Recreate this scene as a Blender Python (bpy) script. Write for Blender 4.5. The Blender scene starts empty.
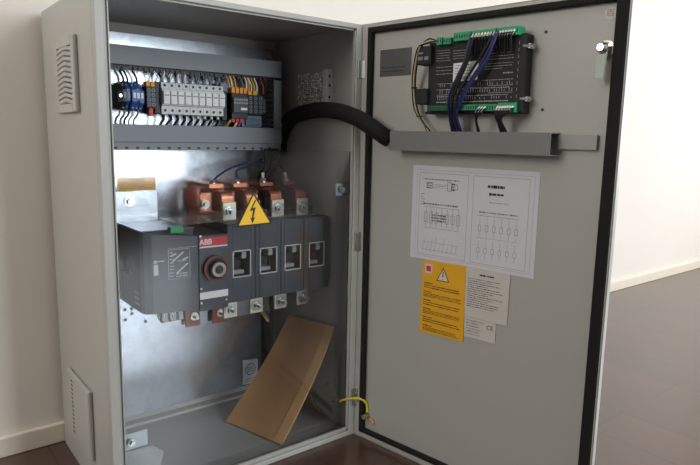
import bpy, bmesh, math, random
from mathutils import Vector, Matrix

S = bpy.context.scene
COL = S.collection
rnd = random.Random(7)

# ------------------------------------------------------------------ camera
cam_d = bpy.data.cameras.new('camera'); cam = bpy.data.objects.new('camera', cam_d); COL.objects.link(cam)
cR = Vector((0.784415, -0.619922, 0.019723)); cU = Vector((0.081544, 0.134599, 0.987539)); cF = Vector((0.614852, 0.773033, -0.156133))
m = Matrix.Identity(4)
for i in range(3):
    m[i][0] = cR[i]; m[i][1] = cU[i]; m[i][2] = -cF[i]
m[0][3], m[1][3], m[2][3] = -0.323652, -1.121647, 0.746675
cam.matrix_world = m
cam_d.sensor_width = 36.0; cam_d.lens = 607.50 * 36 / 700; cam_d.clip_start = 0.01
S.camera = cam

# ------------------------------------------------------------------ world, lights, exposure
w = bpy.data.worlds.new('sky'); S.world = w; w.use_nodes = True
wn = w.node_tree.nodes; bg = wn['Background']
sky = wn.new('ShaderNodeTexSky'); sky.sky_type = 'HOSEK_WILKIE'; sky.turbidity = 4
w.node_tree.links.new(sky.outputs[0], bg.inputs[0]); bg.inputs[1].default_value = 1.0

def area(name, loc, direction, sx, sy, power, color):
    d = bpy.data.lights.new(name, 'AREA'); d.shape = 'RECTANGLE'; d.size = sx; d.size_y = sy
    d.energy = power; d.color = color
    o = bpy.data.objects.new(name, d); COL.objects.link(o)
    o.location = loc; o.rotation_euler = Vector(direction).to_track_quat('-Z', 'Y').to_euler()
    return o
# daylight through the window behind the camera, plus two added fills at the sides
area('daylight_balcony', (1.29, -3.66, 1.36), (0, 1, -0.06), 0.98, 2.0, 80, (0.88, 0.95, 1.0))
area('added_fill_left', (-2.56, -0.3, 1.8), (1, 0, -0.1), 1.0, 1.2, 28, (1.0, 0.97, 0.92))  # added fill from the left for the door and cabinet side
area('added_fill_right', (4.44, -1.3, 1.2), (-1, 0, -0.02), 1.6, 1.6, 66, (0.95, 0.975, 1.0))  # added fill from the right to brighten the back wall

S.view_settings.view_transform = 'Standard'; S.view_settings.look = 'None'
S.view_settings.gamma = 1; S.view_settings.use_curve_mapping = False
S.view_settings.exposure = 0.1

# ------------------------------------------------------------------ materials
def lin(c):
    return tuple(((x / 255) / 12.92 if x / 255 <= 0.04045 else ((x / 255 + 0.055) / 1.055) ** 2.4) for x in c)
MATS = {}
def mat(name, rgb, rough=0.5, metal=0.0, var=0.06, scale=40.0, bump=0.0, spec=0.5, coat=0.0, kind='noise', alpha=1.0):
    if name in MATS: return MATS[name]
    M = bpy.data.materials.new(name); M.use_nodes = True; nt = M.node_tree
    b = nt.nodes['Principled BSDF']; N = nt.nodes; L = nt.links
    c = lin(rgb)
    tc = N.new('ShaderNodeTexCoord')
    if kind == 'voronoi':
        t = N.new('ShaderNodeTexVoronoi'); t.inputs['Scale'].default_value = scale; out = t.outputs['Color']
    else:
        t = N.new('ShaderNodeTexNoise'); t.inputs['Scale'].default_value = scale; t.inputs['Detail'].default_value = 3; out = t.outputs['Fac']
    L.new(tc.outputs['Object'], t.inputs['Vector'])
    r = N.new('ShaderNodeValToRGB'); r.color_ramp.elements[0].position = 0.25; r.color_ramp.elements[1].position = 0.75
    r.color_ramp.elements[0].color = tuple(max(0, x * (1 - var)) for x in c) + (1,)
    r.color_ramp.elements[1].color = tuple(min(1, x * (1 + var)) for x in c) + (1,)
    L.new(out, r.inputs[0]); L.new(r.outputs[0], b.inputs['Base Color'])
    b.inputs['Roughness'].default_value = rough; b.inputs['Metallic'].default_value = metal
    b.inputs['Specular IOR Level'].default_value = spec; b.inputs['Coat Weight'].default_value = coat
    if alpha < 1: b.inputs['Alpha'].default_value = alpha
    if bump:
        bp = N.new('ShaderNodeBump'); bp.inputs['Strength'].default_value = bump; bp.inputs['Distance'].default_value = 0.002
        L.new(t.outputs[0], bp.inputs['Height']); L.new(bp.outputs[0], b.inputs['Normal'])
    MATS[name] = M
    return M

PAINT = mat('grey_powder_coat', (176, 174, 168), 0.42, var=0.02, scale=900, bump=0.08)
PAINTIN = PAINT
GALV = mat('galvanised_steel', (166, 172, 180), 0.24, 0.92, var=0.07, scale=60, kind='voronoi')
ZINC = mat('zinc_plated_steel', (200, 203, 200), 0.28, 1.0, var=0.05)
STEEL = mat('polished_steel', (215, 213, 205), 0.16, 1.0, var=0.02)
COPPER = mat('copper_bar', (222, 148, 118), 0.27, 0.95, var=0.10, scale=70)
COPPERD = mat('dull_copper', (120, 74, 56), 0.4, 0.9, var=0.15, scale=70)
NICKEL = mat('nickel_lug', (212, 204, 178), 0.42, 0.7, var=0.05)
DUCT = mat('grey_pvc', (128, 133, 138), 0.5, var=0.02)
BODY = mat('slate_grey_plastic', (58, 65, 73), 0.42, var=0.05, scale=200)
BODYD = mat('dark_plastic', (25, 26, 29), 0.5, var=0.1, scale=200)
BLACK = mat('black_plastic', (11, 11, 12), 0.65, var=0.15)
RUBBER = mat('black_rubber', (12, 11, 11), 0.85, var=0.2)
LIGHTP = mat('light_grey_plastic', (205, 207, 207), 0.45, var=0.02)
WHITEP = mat('white_plastic', (232, 232, 228), 0.5, var=0.02)
BLUEP = mat('blue_plastic', (52, 92, 158), 0.45, var=0.08)
ORANGE = mat('orange_plastic', (238, 158, 30), 0.5, var=0.05)
REDP = mat('red_plastic', (200, 44, 44), 0.5, var=0.05)
REDB = mat('red_label', (208, 36, 50), 0.45, var=0.02)
GREENP = mat('green_connector', (28, 150, 98), 0.45, var=0.06)
BLUEGREY = mat('blue_grey_plastic', (100, 118, 132), 0.45, var=0.06)
YEL = mat('yellow_vinyl', (250, 196, 20), 0.45, var=0.02)
YELD = mat('amber_label', (234, 172, 22), 0.5, var=0.02)
YELW = mat('yellow_wire', (206, 196, 40), 0.5, var=0.05)
BLUEW = mat('blue_wire', (26, 34, 92), 0.45, var=0.08)
INK = mat('black_ink', (22, 20, 20), 0.6, var=0.05)
INKG = mat('grey_ink', (120, 120, 128), 0.6, var=0.05)
INKW = mat('white_print', (190, 192, 196), 0.6, var=0.04)
INKB = mat('brown_ink', (92, 56, 16), 0.6, var=0.05)
PAPER = mat('white_paper', (212, 211, 218), 0.7, var=0.015, scale=25)
PAPER2 = mat('cream_label_paper', (206, 200, 192), 0.6, var=0.015, scale=25)
KRAFT = mat('kraft_paper', (228, 170, 116), 0.7, var=0.10, scale=9, bump=0.1)
KRAFTL = mat('kraft_flap', (244, 192, 132), 0.65, var=0.08, scale=12, bump=0.1)
CARD = mat('grey_nameplate', (84, 84, 84), 0.4, var=0.08)
FILM = mat('milky_film', (225, 232, 240), 0.25, var=0.05, alpha=0.12)
SMOKE = mat('smoked_clear_shroud', (160, 156, 150), 0.2, var=0.1, alpha=0.42)
SPECK = mat('perforated_grey', (205, 205, 200), 0.5, var=0.55, scale=230, kind='voronoi')
WALLM = mat('cream_wall_paint', (236, 228, 219), 0.85, var=0.012, scale=6, bump=0.03)
WALLD = mat('dimming_wall_paint', (146, 144, 138), 0.85, var=0.012, scale=6)  # unseen left and front walls, darkened to cut bounced light
BASEM = mat('baseboard_paint', (233, 222, 205), 0.5, var=0.015, scale=8)
CEILM = mat('ceiling_paint', (240, 238, 234), 0.9, var=0.01, scale=5)
FRAMEM = mat('window_frame_paint', (235, 235, 232), 0.4, var=0.01)

def clear_mat(name, tint, haze, rough):
    M = bpy.data.materials.new(name); M.use_nodes = True; nt = M.node_tree; N = nt.nodes; L = nt.links
    N.remove(N['Principled BSDF']); out = N['Material Output']
    tr = N.new('ShaderNodeBsdfTransparent'); tr.inputs[0].default_value = tint + (1,)
    gl = N.new('ShaderNodeBsdfGlossy'); gl.inputs['Roughness'].default_value = rough
    df = N.new('ShaderNodeBsdfDiffuse'); df.inputs[0].default_value = (0.75, 0.8, 0.85, 1)
    fr = N.new('ShaderNodeFresnel'); fr.inputs[0].default_value = 1.4
    ns = N.new('ShaderNodeTexNoise'); ns.inputs['Scale'].default_value = 3.0
    mul = N.new('ShaderNodeMath'); mul.operation = 'MULTIPLY'; mul.inputs[1].default_value = haze * 2
    L.new(ns.outputs['Fac'], mul.inputs[0])
    m1 = N.new('ShaderNodeMixShader'); m2 = N.new('ShaderNodeMixShader')
    L.new(mul.outputs[0], m1.inputs[0]); L.new(tr.outputs[0], m1.inputs[1]); L.new(df.outputs[0], m1.inputs[2])
    L.new(fr.outputs[0], m2.inputs[0]); L.new(m1.outputs[0], m2.inputs[1]); L.new(gl.outputs[0], m2.inputs[2])
    L.new(m2.outputs[0], out.inputs[0])
    return M
POLY = clear_mat('clear_polycarbonate', (0.975, 0.98, 0.982), 0.0005, 0.07)
GLASS = clear_mat('window_glass', (0.97, 0.98, 0.98), 0.0, 0.0)

def floor_mat():
    M = bpy.data.materials.new('dark_laminate'); M.use_nodes = True; nt = M.node_tree; N = nt.nodes; L = nt.links
    b = N['Principled BSDF']; tc = N.new('ShaderNodeTexCoord')
    mp = N.new('ShaderNodeMapping'); mp.inputs['Rotation'].default_value = (0, 0, math.radians(90)); mp.inputs['Location'].default_value = (0, 0.0515, 0); L.new(tc.outputs['Object'], mp.inputs[0])
    br = N.new('ShaderNodeTexBrick'); br.offset = 0.37; br.inputs['Scale'].default_value = 1.0
    br.inputs['Brick Width'].default_value = 1.3; br.inputs['Row Height'].default_value = 0.1645; br.inputs['Mortar Size'].default_value = 0.0016
    br.inputs['Color1'].default_value = lin((84, 58, 44)) + (1,); br.inputs['Color2'].default_value = lin((72, 49, 37)) + (1,)
    br.inputs['Mortar'].default_value = lin((24, 15, 13)) + (1,)
    L.new(mp.outputs[0], br.inputs['Vector'])
    mp2 = N.new('ShaderNodeMapping'); mp2.inputs['Scale'].default_value = (14, 1.2, 1); L.new(tc.outputs['Object'], mp2.inputs[0])
    ns = N.new('ShaderNodeTexNoise'); ns.inputs['Scale'].default_value = 4; ns.inputs['Detail'].default_value = 6; L.new(mp2.outputs[0], ns.inputs['Vector'])
    mx = N.new('ShaderNodeMix'); mx.data_type = 'RGBA'; mx.blend_type = 'MULTIPLY'; mx.inputs[0].default_value = 0.3
    L.new(br.outputs['Color'], mx.inputs[6]); L.new(ns.outputs['Color'], mx.inputs[7]); L.new(mx.outputs[2], b.inputs['Base Color'])
    b.inputs['Roughness'].default_value = 0.28; b.inputs['Specular IOR Level'].default_value = 0.8; b.inputs['Coat Weight'].default_value = 0.3; b.inputs['Coat Roughness'].default_value = 0.25
    bp = N.new('ShaderNodeBump'); bp.inputs['Strength'].default_value = 0.06; bp.inputs['Distance'].default_value = 0.003
    L.new(ns.outputs['Fac'], bp.inputs['Height']); L.new(bp.outputs[0], b.inputs['Normal'])
    return M
FLOORM = floor_mat()

# ------------------------------------------------------------------ mesh builder
W, D, H = 0.5926, 0.3796, 1.0
TH = -1.41357
DV = Vector((math.cos(TH), math.sin(TH), 0)); DN = Vector((-math.sin(TH), math.cos(TH), 0))
DOOR = Matrix(((DV.x, DN.x, 0, W), (DV.y, DN.y, 0, 0), (0, 0, 1, 0), (0, 0, 0, 1)))   # (along the door, outward, up)
IDM = Matrix.Identity(4)

def crom(pts, n=6):
    P = [Vector(p) for p in pts]
    if len(P) < 3: return P
    E = [2 * P[0] - P[1]] + P + [2 * P[-1] - P[-2]]; out = []
    for i in range(1, len(E) - 2):
        a, b, c, d = E[i - 1:i + 3]
        for k in range(n):
            t = k / n
            out.append(0.5 * ((2 * b) + (c - a) * t + (2 * a - 5 * b + 4 * c - d) * t * t + (3 * b - a - 3 * c + d) * t ** 3))
    out.append(P[-1]); return out

class MB:
    def __init__(s, M=None): s.bm = bmesh.new(); s.M = M or IDM; s.sm = False
    def _tr(s, vs):
        bmesh.ops.transform(s.bm, matrix=s.M, verts=vs)
    def box(s, x0, x1, y0, y1, z0, z1, bev=0.0, seg=2, R=None):
        r = bmesh.ops.create_cube(s.bm, size=1.0); vs = r['verts']
        for v in vs: v.co = Vector(((x0 + x1) / 2 + v.co.x * (x1 - x0), (y0 + y1) / 2 + v.co.y * (y1 - y0), (z0 + z1) / 2 + v.co.z * (z1 - z0)))
        if bev:
            es = list({e for v in vs for e in v.link_edges})
            g = bmesh.ops.bevel(s.bm, geom=es, offset=bev, segments=seg, profile=0.5, affect='EDGES')
            vs = list({v for f in g['faces'] for v in f.verts} | {v for v in vs if v.is_valid})
        if R is not None: bmesh.ops.transform(s.bm, matrix=R, verts=vs)
        s._tr(vs); return s
    def cyl(s, p, q, r, n=16, r2=None, bev=0.0):
        p = Vector(p); q = Vector(q); d = q - p
        rot = Vector((0, 0, 1)).rotation_difference(d.normalized()).to_matrix().to_4x4()
        g = bmesh.ops.create_cone(s.bm, cap_ends=True, segments=n, radius1=r, radius2=r if r2 is None else r2, depth=d.length)
        vs = g['verts']
        if bev:
            es = [e for e in {e for v in vs for e in v.link_edges} if abs(e.verts[0].co.z - e.verts[1].co.z) < 1e-6]
            k = bmesh.ops.bevel(s.bm, geom=es, offset=bev, segments=2, profile=0.5, affect='EDGES')
            vs = list({v for f in k['faces'] for v in f.verts} | {v for v in vs if v.is_valid})
        bmesh.ops.transform(s.bm, matrix=Matrix.Translation((p + q) / 2) @ rot, verts=vs); s._tr(vs); return s
    def tube(s, pts, r, n=8, sm=6, rf=None):
        P = crom(pts, sm) if sm else [Vector(p) for p in pts]
        rings = []; up = None
        for i, p in enumerate(P):
            t = (P[min(i + 1, len(P) - 1)] - P[max(i - 1, 0)]).normalized()
            if up is None:
                up = t.orthogonal().normalized()
            up = (up - t * up.dot(t)).normalized(); sd = t.cross(up)
            rr = r if rf is None else rf(i, len(P))
            rings.append([s.bm.verts.new(s.M @ (p + (up * math.cos(a) + sd * math.sin(a)) * rr)) for a in [2 * math.pi * k / n for k in range(n)]])
        for a, b in zip(rings, rings[1:]):
            for k in range(n):
                f = s.bm.faces.new((a[k], a[(k + 1) % n], b[(k + 1) % n], b[k])); f.smooth = True
        s.bm.faces.new(rings[0][::-1]); s.bm.faces.new(rings[-1]); return s
    def prism(s, poly, vec):
        a = [s.bm.verts.new(s.M @ Vector(p)) for p in poly]; b = [s.bm.verts.new(s.M @ (Vector(p) + Vector(vec))) for p in poly]
        n = len(a); s.bm.faces.new(a[::-1]); s.bm.faces.new(b)
        for i in range(n): s.bm.faces.new((a[i], a[(i + 1) % n], b[(i + 1) % n], b[i]))
        return s
    def quad(s, pts):
        s.bm.faces.new([s.bm.verts.new(s.M @ Vector(p)) for p in pts]); return s
    def ring(s, c, r1, r2, y0, y1, n=24):      # flat annulus facing along y
        for k in range(n):
            a = 2 * math.pi * k / n; b = 2 * math.pi * (k + 1) / n
            P = lambda r, t, y: (c[0] + r * math.cos(t), y, c[1] + r * math.sin(t))
            s.prism([P(r1, a, y0), P(r2, a, y0), P(r2, b, y0), P(r1, b, y0)], (0, y1 - y0, 0))
        return s
    def build(s, name, material, parent=None, smooth=False, origin=None):
        bm = s.bm
        bmesh.ops.remove_doubles(bm, verts=bm.verts, dist=1e-6)
        bmesh.ops.recalc_face_normals(bm, faces=bm.faces)
        if smooth:
            for f in bm.faces: f.smooth = True
            for e in bm.edges:
                if len(e.link_faces) == 2 and e.calc_face_angle(0) > math.radians(38): e.smooth = False
        if parent is None:
            xs = [v.co for v in bm.verts]
            lo = Vector([min(c[i] for c in xs) for i in range(3)]); hi = Vector([max(c[i] for c in xs) for i in range(3)])
            o = Vector(origin) if origin else Vector(((lo.x + hi.x) / 2, (lo.y + hi.y) / 2, lo.z))
        else: o = Vector(parent['_o'])
        for v in bm.verts: v.co -= o
        me = bpy.data.meshes.new(name); bm.to_mesh(me); bm.free(); me.materials.append(material)
        ob = bpy.data.objects.new(name, me); COL.objects.link(ob); ob['_o'] = tuple(o)
        if parent is None: ob.location = o
        else: ob.parent = parent
        return ob

def tag(o, label, cat, group=None, kind=None):
    o['label'] = label; o['category'] = cat
    if group: o['group'] = group
    if kind: o['kind'] = kind
    return o
def thing(name, loc, label, cat, group=None):
    o = bpy.data.objects.new(name, None); COL.objects.link(o); o.location = loc; o['_o'] = tuple(loc); o.empty_display_size = 0.02
    return tag(o, label, cat, group)
def dup(root, off, label=None, group=None):
    r = root.copy(); COL.objects.link(r); r.location = root.location + Vector(off)
    if label: r['label'] = label
    if group: r['group'] = group
    for ch in list(root.children):
        c = ch.copy(); COL.objects.link(c); c.parent = r
        for g in list(ch.children):
            d = g.copy(); COL.objects.link(d); d.parent = c
    return r
def struct(name, mb, m):
    o = mb.build(name, m); o['kind'] = 'structure'; return o
def text(body, size, M, name, material, parent):
    c = bpy.data.curves.new(name, 'FONT'); c.body = body; c.size = size; c.extrude = 0.0001; c.align_x = 'CENTER'; c.align_y = 'CENTER'; c.offset = size * 0.02
    t = bpy.data.objects.new(name, c); COL.objects.link(t)
    bpy.context.view_layer.update()
    me = bpy.data.meshes.new_from_object(t.evaluated_get(bpy.context.evaluated_depsgraph_get()))
    bpy.data.objects.remove(t)
    me.transform(Matrix.Translation(-Vector(parent['_o'])) @ M)
    me.materials.clear(); me.materials.append(material)
    o = bpy.data.objects.new(name, me); COL.objects.link(o); o.parent = parent; o['_o'] = tuple(parent['_o']); return o
def face_mat(x, y, z, base=None):            # text lying in an x-z plane, facing -y
    return (base or IDM) @ Matrix.Translation((x, y, z)) @ Matrix.Rotation(math.radians(90), 4, 'X')
def rows(mb, x0, x1, z0, z1, y, n, h=0.35, ragged=0.3, gap=0.25, wmin=0.0015, wmax=0.007, th=0.0001, slope=0.0):
    """lines of tiny printed words, too small to read"""
    dz = (z1 - z0) / n
    for i in range(n):
        z = z1 - (i + 0.5) * dz; x = x0; end = x1 - rnd.random() * ragged * (x1 - x0)
        while x < end:
            wd = rnd.uniform(wmin, wmax); wd = min(wd, end - x)
            zz = z + slope * (x - x0)
            hh = dz * h * rnd.uniform(0.6, 1.1) / 2
            mb.quad([(x, y, zz - hh), (x + wd, y, zz - hh), (x + wd, y, zz + hh), (x, y, zz + hh)])
            x += wd + gap * wmax * rnd.uniform(0.4, 1.2)

# ------------------------------------------------------------------ the room
X0, X1, Y0, Y1, ZC = -2.6, 4.6, -3.7, 0.3986, 2.7
T = 0.12
struct('floor', MB().box(X0 - T, X1 + T, Y0 - T, Y1 + T, -0.1, 0), FLOORM)
struct('ceiling', MB().box(X0 - T, X1 + T, Y0 - T, Y1 + T, ZC, ZC + 0.1), CEILM)
struct('wall_back', MB().box(X0 - T, X1 + T, Y1, Y1 + T, 0, ZC), WALLM)
def wall_open(name, axis, a0, a1, c0, c1, o0, o1, z0, z1):
    mb = MB()
    for (u0, u1, v0, v1) in ((a0, o0, 0, ZC), (o1, a1, 0, ZC), (o0, o1, 0, z0), (o0, o1, z1, ZC)):
        if u1 - u0 < 1e-4 or v1 - v0 < 1e-4: continue
        if axis == 'x': mb.box(u0, u1, c0, c1, v0, v1)
        else: mb.box(c0, c1, u0, u1, v0, v1)
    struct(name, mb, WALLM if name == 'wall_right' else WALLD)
wall_open('wall_front', 'x', X0, X1, Y0 - T, Y0, 0.76, 1.82, 0.3, 2.4)
wall_open('wall_left', 'y', Y0, Y1, X0 - T, X0, -0.85, 0.25, 1.05, 2.4)
wall_open('wall_right', 'y', Y0, Y1, X1, X1 + T, -2.2, -0.4, 0.35, 2.1)
def window(name, axis, c, o0, o1, z0, z1):
    f = MB(); t = 0.045; g = MB()
    mid = (o0 + o1) / 2
    def bb(mb, u0, u1, v0, v1, th):
        if axis == 'x': mb.box(u0, u1, c - th, c + th, v0, v1)
        else: mb.box(c - th, c + th, u0, u1, v0, v1)
    for (u0, u1, v0, v1) in ((o0, o1, z0, z0 + t), (o0, o1, z1 - t, z1), (o0, o0 + t, z0 + t, z1 - t), (o1 - t, o1, z0 + t, z1 - t), (mid - t / 2, mid + t / 2, z0 + t, z1 - t)):
        bb(f, u0, u1, v0, v1, 0.02)
    o = struct(name, f, FRAMEM)
    bb(g, o0 + t, o1 - t, z0 + t, z1 - t, 0.003)
    g.build('pane', GLASS, o)
window('window_1', 'x', Y0 - 0.08, 0.76, 1.82, 0.3, 2.4)
window('added_window_left', 'y', X0 - 0.08, -0.85, 0.25, 1.05, 2.4)  # window added to go with the left fill
window('added_window_right', 'y', X1 + 0.08, -2.2, -0.4, 0.35, 2.1)  # window added to go with the right fill
struct('baseboard_back', MB().box(X0, X1, 0.384, Y1, 0, 0.048, 0.003), BASEM)
struct('baseboard_left', MB().box(X0, X0 + 0.014, Y0, 0.384, 0, 0.048, 0.003), BASEM)
struct('baseboard_right', MB().box(X1 - 0.014, X1, Y0, 0.384, 0, 0.048, 0.003), BASEM)

# ------------------------------------------------------------------ the cabinet
cab = thing('electrical_cabinet', (W / 2, D / 2, 0), 'open light grey steel electrical cabinet standing on the dark floor against the wall', 'cabinet')
t = 0.0015
b = MB()
b.box(0, t, 0.0135, D, 0, H).box(W - t, W, 0.0135, D, 0, H).box(t, W - t, D - t, D, 0, H)
b.box(t, W - t, 0.0135, D - t, 0, t).box(t, W - t, 0.0135, D - t, H - t, H)
b.build('body', PAINT, cab)
r = MB()
tp, sd, bt = 0.0115, 0.017, 0.012
r.box(0, sd, -0.0015, 0.014, 0, H, 0.002).box(W - sd, W, -0.0015, 0.014, 0, H, 0.002)
r.box(0, W, -0.0014, 0.014, H - tp, H, 0.002).box(0, W, -0.0014, 0.014, 0, bt, 0.002)
lx = 0.0255
r.box(sd, lx, 0.006, 0.008, bt, H - tp).box(W - 0.0205, W - sd, 0.006, 0.008, bt, H - tp)
r.box(sd, W - sd, 0.006, 0.008, bt, 0.021).box(sd, W - sd, 0.006, 0.008, H - 0.015, H - tp)
r.box(lx - 0.002, lx, 0.001, 0.006, 0.02, H - 0.015).box(W - 0.0205, W - 0.0185, 0.001, 0.006, 0.02, H - 0.015)
r.box(lx, W - 0.0205, 0.001, 0.006, 0.019, 0.021)
r.build('front_rim', PAINT, cab)
MB().box(0.02, W - 0.03, 0.353, 0.378, t, 0.010, 0.002).build('floor_rail', PAINT, cab)
# louvred ventilation covers on the left side
def vent(y0, y1, z0, z1, up):
    f = MB(); e = 0.009
    # frame with a raised, pillowed border
    f.box(-e, 0.0, y0, y0 + 0.022, z0, z1, 0.003).box(-e, 0, y1 - 0.022, y1, z0, z1, 0.003)
    f.box(-e, 0, y0 + 0.0221, y1 - 0.0221, z1 - 0.018, z1, 0.001).box(-e, 0, y0 + 0.0221, y1 - 0.0221, z0, z0 + 0.016, 0.001)
    o = f.build('vent_cover', LIGHTV, cab)
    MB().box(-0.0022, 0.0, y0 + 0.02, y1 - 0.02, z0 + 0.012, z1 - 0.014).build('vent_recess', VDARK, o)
    n = 11; l = MB(); dz = (z1 - z0 - 0.034) / n
    for i in range(n):
        z = z0 + 0.016 + i * dz
        ym = (y0 + y1) / 2
        for (a, c, s_) in ((y0 + 0.02, ym, 1), (ym, y1 - 0.02, -1)):
            za = z + (0 if s_ == 1 else 0.006); zb = z + (0.006 if s_ == 1 else 0)
            hh = dz * (0.62 if up else 0.86)
            l.prism([(-0.008, a, za), (-0.008, c, zb), (-0.008, c, zb + hh), (-0.008, a, za + hh)], (0.0055, 0, -0.004 if up else 0.0))
    l.build('louvre_blades', LIGHTV, o)
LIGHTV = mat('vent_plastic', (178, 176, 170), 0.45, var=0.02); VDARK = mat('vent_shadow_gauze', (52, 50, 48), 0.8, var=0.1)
vent(0.105, 0.252, 0.782, 0.924, True)
def vent_flat(y0, y1, z0, z1):
    f = MB().box(-0.010, 0.0, y0, y1, z0, z1, 0.004)
    o = f.build('vent_cover', LIGHTV, cab)
    h = MB()
    for i in range(13):
        z = z0 + 0.018 + i * (z1 - z0 - 0.034) / 12
        h.box(-0.0106, -0.0098, y1 - 0.052, y1 - 0.040, z - 0.0014, z + 0.0014)
    h.build('vent_slots', VDARK, o)
vent_flat(0.118, 0.288, 0.070, 0.222)

# hinges on the right rim
for z, L in ((0.900, 0.040), (0.497, 0.046), (0.102, 0.046)):
    h = MB().cyl((W + 0.004, -0.006, z - L / 2), (W + 0.004, -0.006, z + L / 2), 0.0052, 14)
    o = h.build('hinge', STEEL if z < 0.6 else WHITEP, cab, smooth=True)
    k = MB().cyl((W + 0.004, -0.006, z + L / 2), (W + 0.004, -0.006, z + L / 2 + 0.030), 0.0022, 10).box(W - 0.012, W + 0.003, -0.005, -0.0012, z - L / 2, z + L / 2, 0.001)
    k.build('hinge_pin', ZINC, o)
# studs on the inner right wall
for (y, z) in ((0.11, 0.098), (0.085, 0.055)):
    MB().cyl((W - t, y, z), (W - 0.012, y, z), 0.004, 10).build('stud', ZINC, cab, smooth=True)

# door (a part of the cabinet)
DW = 0.594
d = MB(DOOR)
d.box(0, DW, 0.0125, 0.014, 0, H)
ft = 0.0018
d.box(0.001, 0.017, 0, ft, 0, H).box(DW - 0.0035, DW, 0, ft, 0, H).box(0.017, DW - 0.0035, 0, ft, H - 0.008, H).box(0.017, DW - 0.0035, 0, ft, 0, 0.0125)
d.box(0.0, ft, 0, 0.0125, 0, H).box(DW - ft, DW, 0, 0.0125, 0, H).box(0, DW, 0, 0.0125, 0, ft).box(0, DW, 0, 0.0125, H - ft, H)
door = d.build('door', PAINT, cab)
g = MB(DOOR)
ga, gb = 0.0190, 0.0285
g.box(ga, gb, -0.001, 0.0122, 0.013, H - 0.0085, 0.003)
g.box(DW - 0.026, DW - 0.0040, -0.001, 0.0122, 0.013, H - 0.0085, 0.003)  # free-edge strip drawn wider in black to include the recess wall's shadow
g.box(ga, DW - 0.0040, -0.001, 0.0122, H - 0.0200, H - 0.0085, 0.003)
g.box(ga, DW - 0.0040, -0.001, 0.0122, 0.0130, 0.0230, 0.003)
g.build('gasket_and_shadow', RUBBER, door)
# lock: round boss, domed spindle, hanging cam lever
lk = MB(DOOR).cyl((0.556, 0.0125, 0.903), (0.556, 0.004, 0.903), 0.0150, 24, bev=0.001)
lk = lk.build('lock', STEEL, door, smooth=True)
MB(DOOR).cyl((0.556, 0.004, 0.903), (0.556, -0.016, 0.903), 0.007, 6).cyl((0.556, -0.016, 0.903), (0.556, -0.024, 0.903), 0.0095, 16, 0.006).build('spindle', STEEL, lk, smooth=True)
MB(DOOR).prism([(0.547, -0.012, 0.912), (0.565, -0.012, 0.912), (0.563, -0.018, 0.852), (0.547, -0.018, 0.852)], (0, 0.0028, 0)).build('cam_lever', mat('dull_zinc_lever', (128, 134, 126), 0.4, 0.3), lk)
for (u, z) in ((0.441, 0.943), (0.4445, 0.803), (0.180, 0.80)):
    MB(DOOR).cyl((u, 0.0125, z), (u, 0.0108, z), 0.0028, 12).build('rivet', BODYD, door)

# ------------------------------------------------------------------ mounting plate and raised bracket
def holed_plate(mb, x0, x1, z0, z1, y, nx, nz, r, holes):
    dx = (x1 - x0) / nx; dz = (z1 - z0) / nz; n = 16
    for i in range(nx):
        for j in range(nz):
            a = x0 + i * dx; c = z0 + j * dz
            if (i, j) in holes:
                cx = a + dx / 2; cz = c + dz / 2
                inn = []; out = []
                for k in range(n):
                    t_ = 2 * math.pi * k / n + math.pi / n * 0
                    ct, st = math.cos(t_), math.sin(t_)
                    inn.append((cx + r * ct, y, cz + r * st)); q = max(abs(ct), abs(st))
                    out.append((cx + dx / 2 * ct / q, y, cz + dz / 2 * st / q))
                for k in range(n):
                    k2 = (k + 1) % n
                    mb.quad([inn[k], inn[k2], out[k2], out[k]])
            else: mb.quad([(a, y, c), (a + dx, y, c), (a + dx, y, c + dz), (a, y, c + dz)])
plate = thing('mounting_plate', (0.295, 0.3465, 0.038), 'large galvanised steel mounting plate across the back of the cabinet', 'mounting plate')
p = MB().box(0.025, 0.565, 0.345, 0.347, 0.038, 0.972)
p.box(0.025, 0.027, 0.345, 0.357, 0.038, 0.972).box(0.563, 0.565, 0.345, 0.357, 0.038, 0.972)
p.build('panel', GALV, plate)
for (x, z) in ((0.552, 0.955), (0.04, 0.955), (0.552, 0.05), (0.04, 0.05)):
    MB().cyl((x, 0.345, z), (x, 0.338, z), 0.006, 6).cyl((x, 0.347, z), (x, 0.3785, z), 0.004, 10).build('fixing_bolt', ZINC, plate)
brk = thing('perforated_bracket', (0.26, 0.261, 0.275), 'raised galvanised bracket with punched holes carrying the changeover switch', 'bracket')
p = MB()
hs = {(i, j) for i in range(1, 24) for j in range(1, 6) if (i, j) in ((5, 5), (6, 4), (5, 3), (6, 5), (8, 2), (11, 4), (12, 2), (16, 3), (19, 4), (22, 2))}
holed_plate(p, 0.03, 0.50, 0.275, 0.36, 0.260, 30, 7, 0.0042, hs)
p.box(0.03, 0.20, 0.26, 0.262, 0.36, 0.614).box(0.20, 0.50, 0.26, 0.262, 0.36, 0.50)
p.box(0.032, 0.498, 0.2605, 0.345, 0.2752, 0.277).box(0.03, 0.032, 0.262, 0.345, 0.275, 0.614).box(0.498, 0.50, 0.262, 0.345, 0.275, 0.50)  # bottom lip added to shut out light so the holes look dark
p.build('plate', GALV, brk)
MB().cyl((0.136, 0.26, 0.592), (0.136, 0.2575, 0.592), 0.0125, 20).cyl((0.136, 0.2575, 0.592), (0.136, 0.250, 0.592), 0.007, 6).build('bolt', ZINC, brk)
lab = MB().box(0.137, 0.229, 0.3435, 0.3448, 0.6075, 0.6395).build('warning_label', YELD); tag(lab, 'small amber text label stuck on the mounting plate above the switch', 'label')
q = MB(); rows(q, 0.165, 0.20, 0.632, 0.6365, 0.3434, 1, h=0.7, ragged=0.1); rows(q, 0.142, 0.224, 0.611, 0.631, 0.3434, 5, h=0.4, ragged=0.25, wmax=0.01); q.build('printing', INKB, lab)
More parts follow.
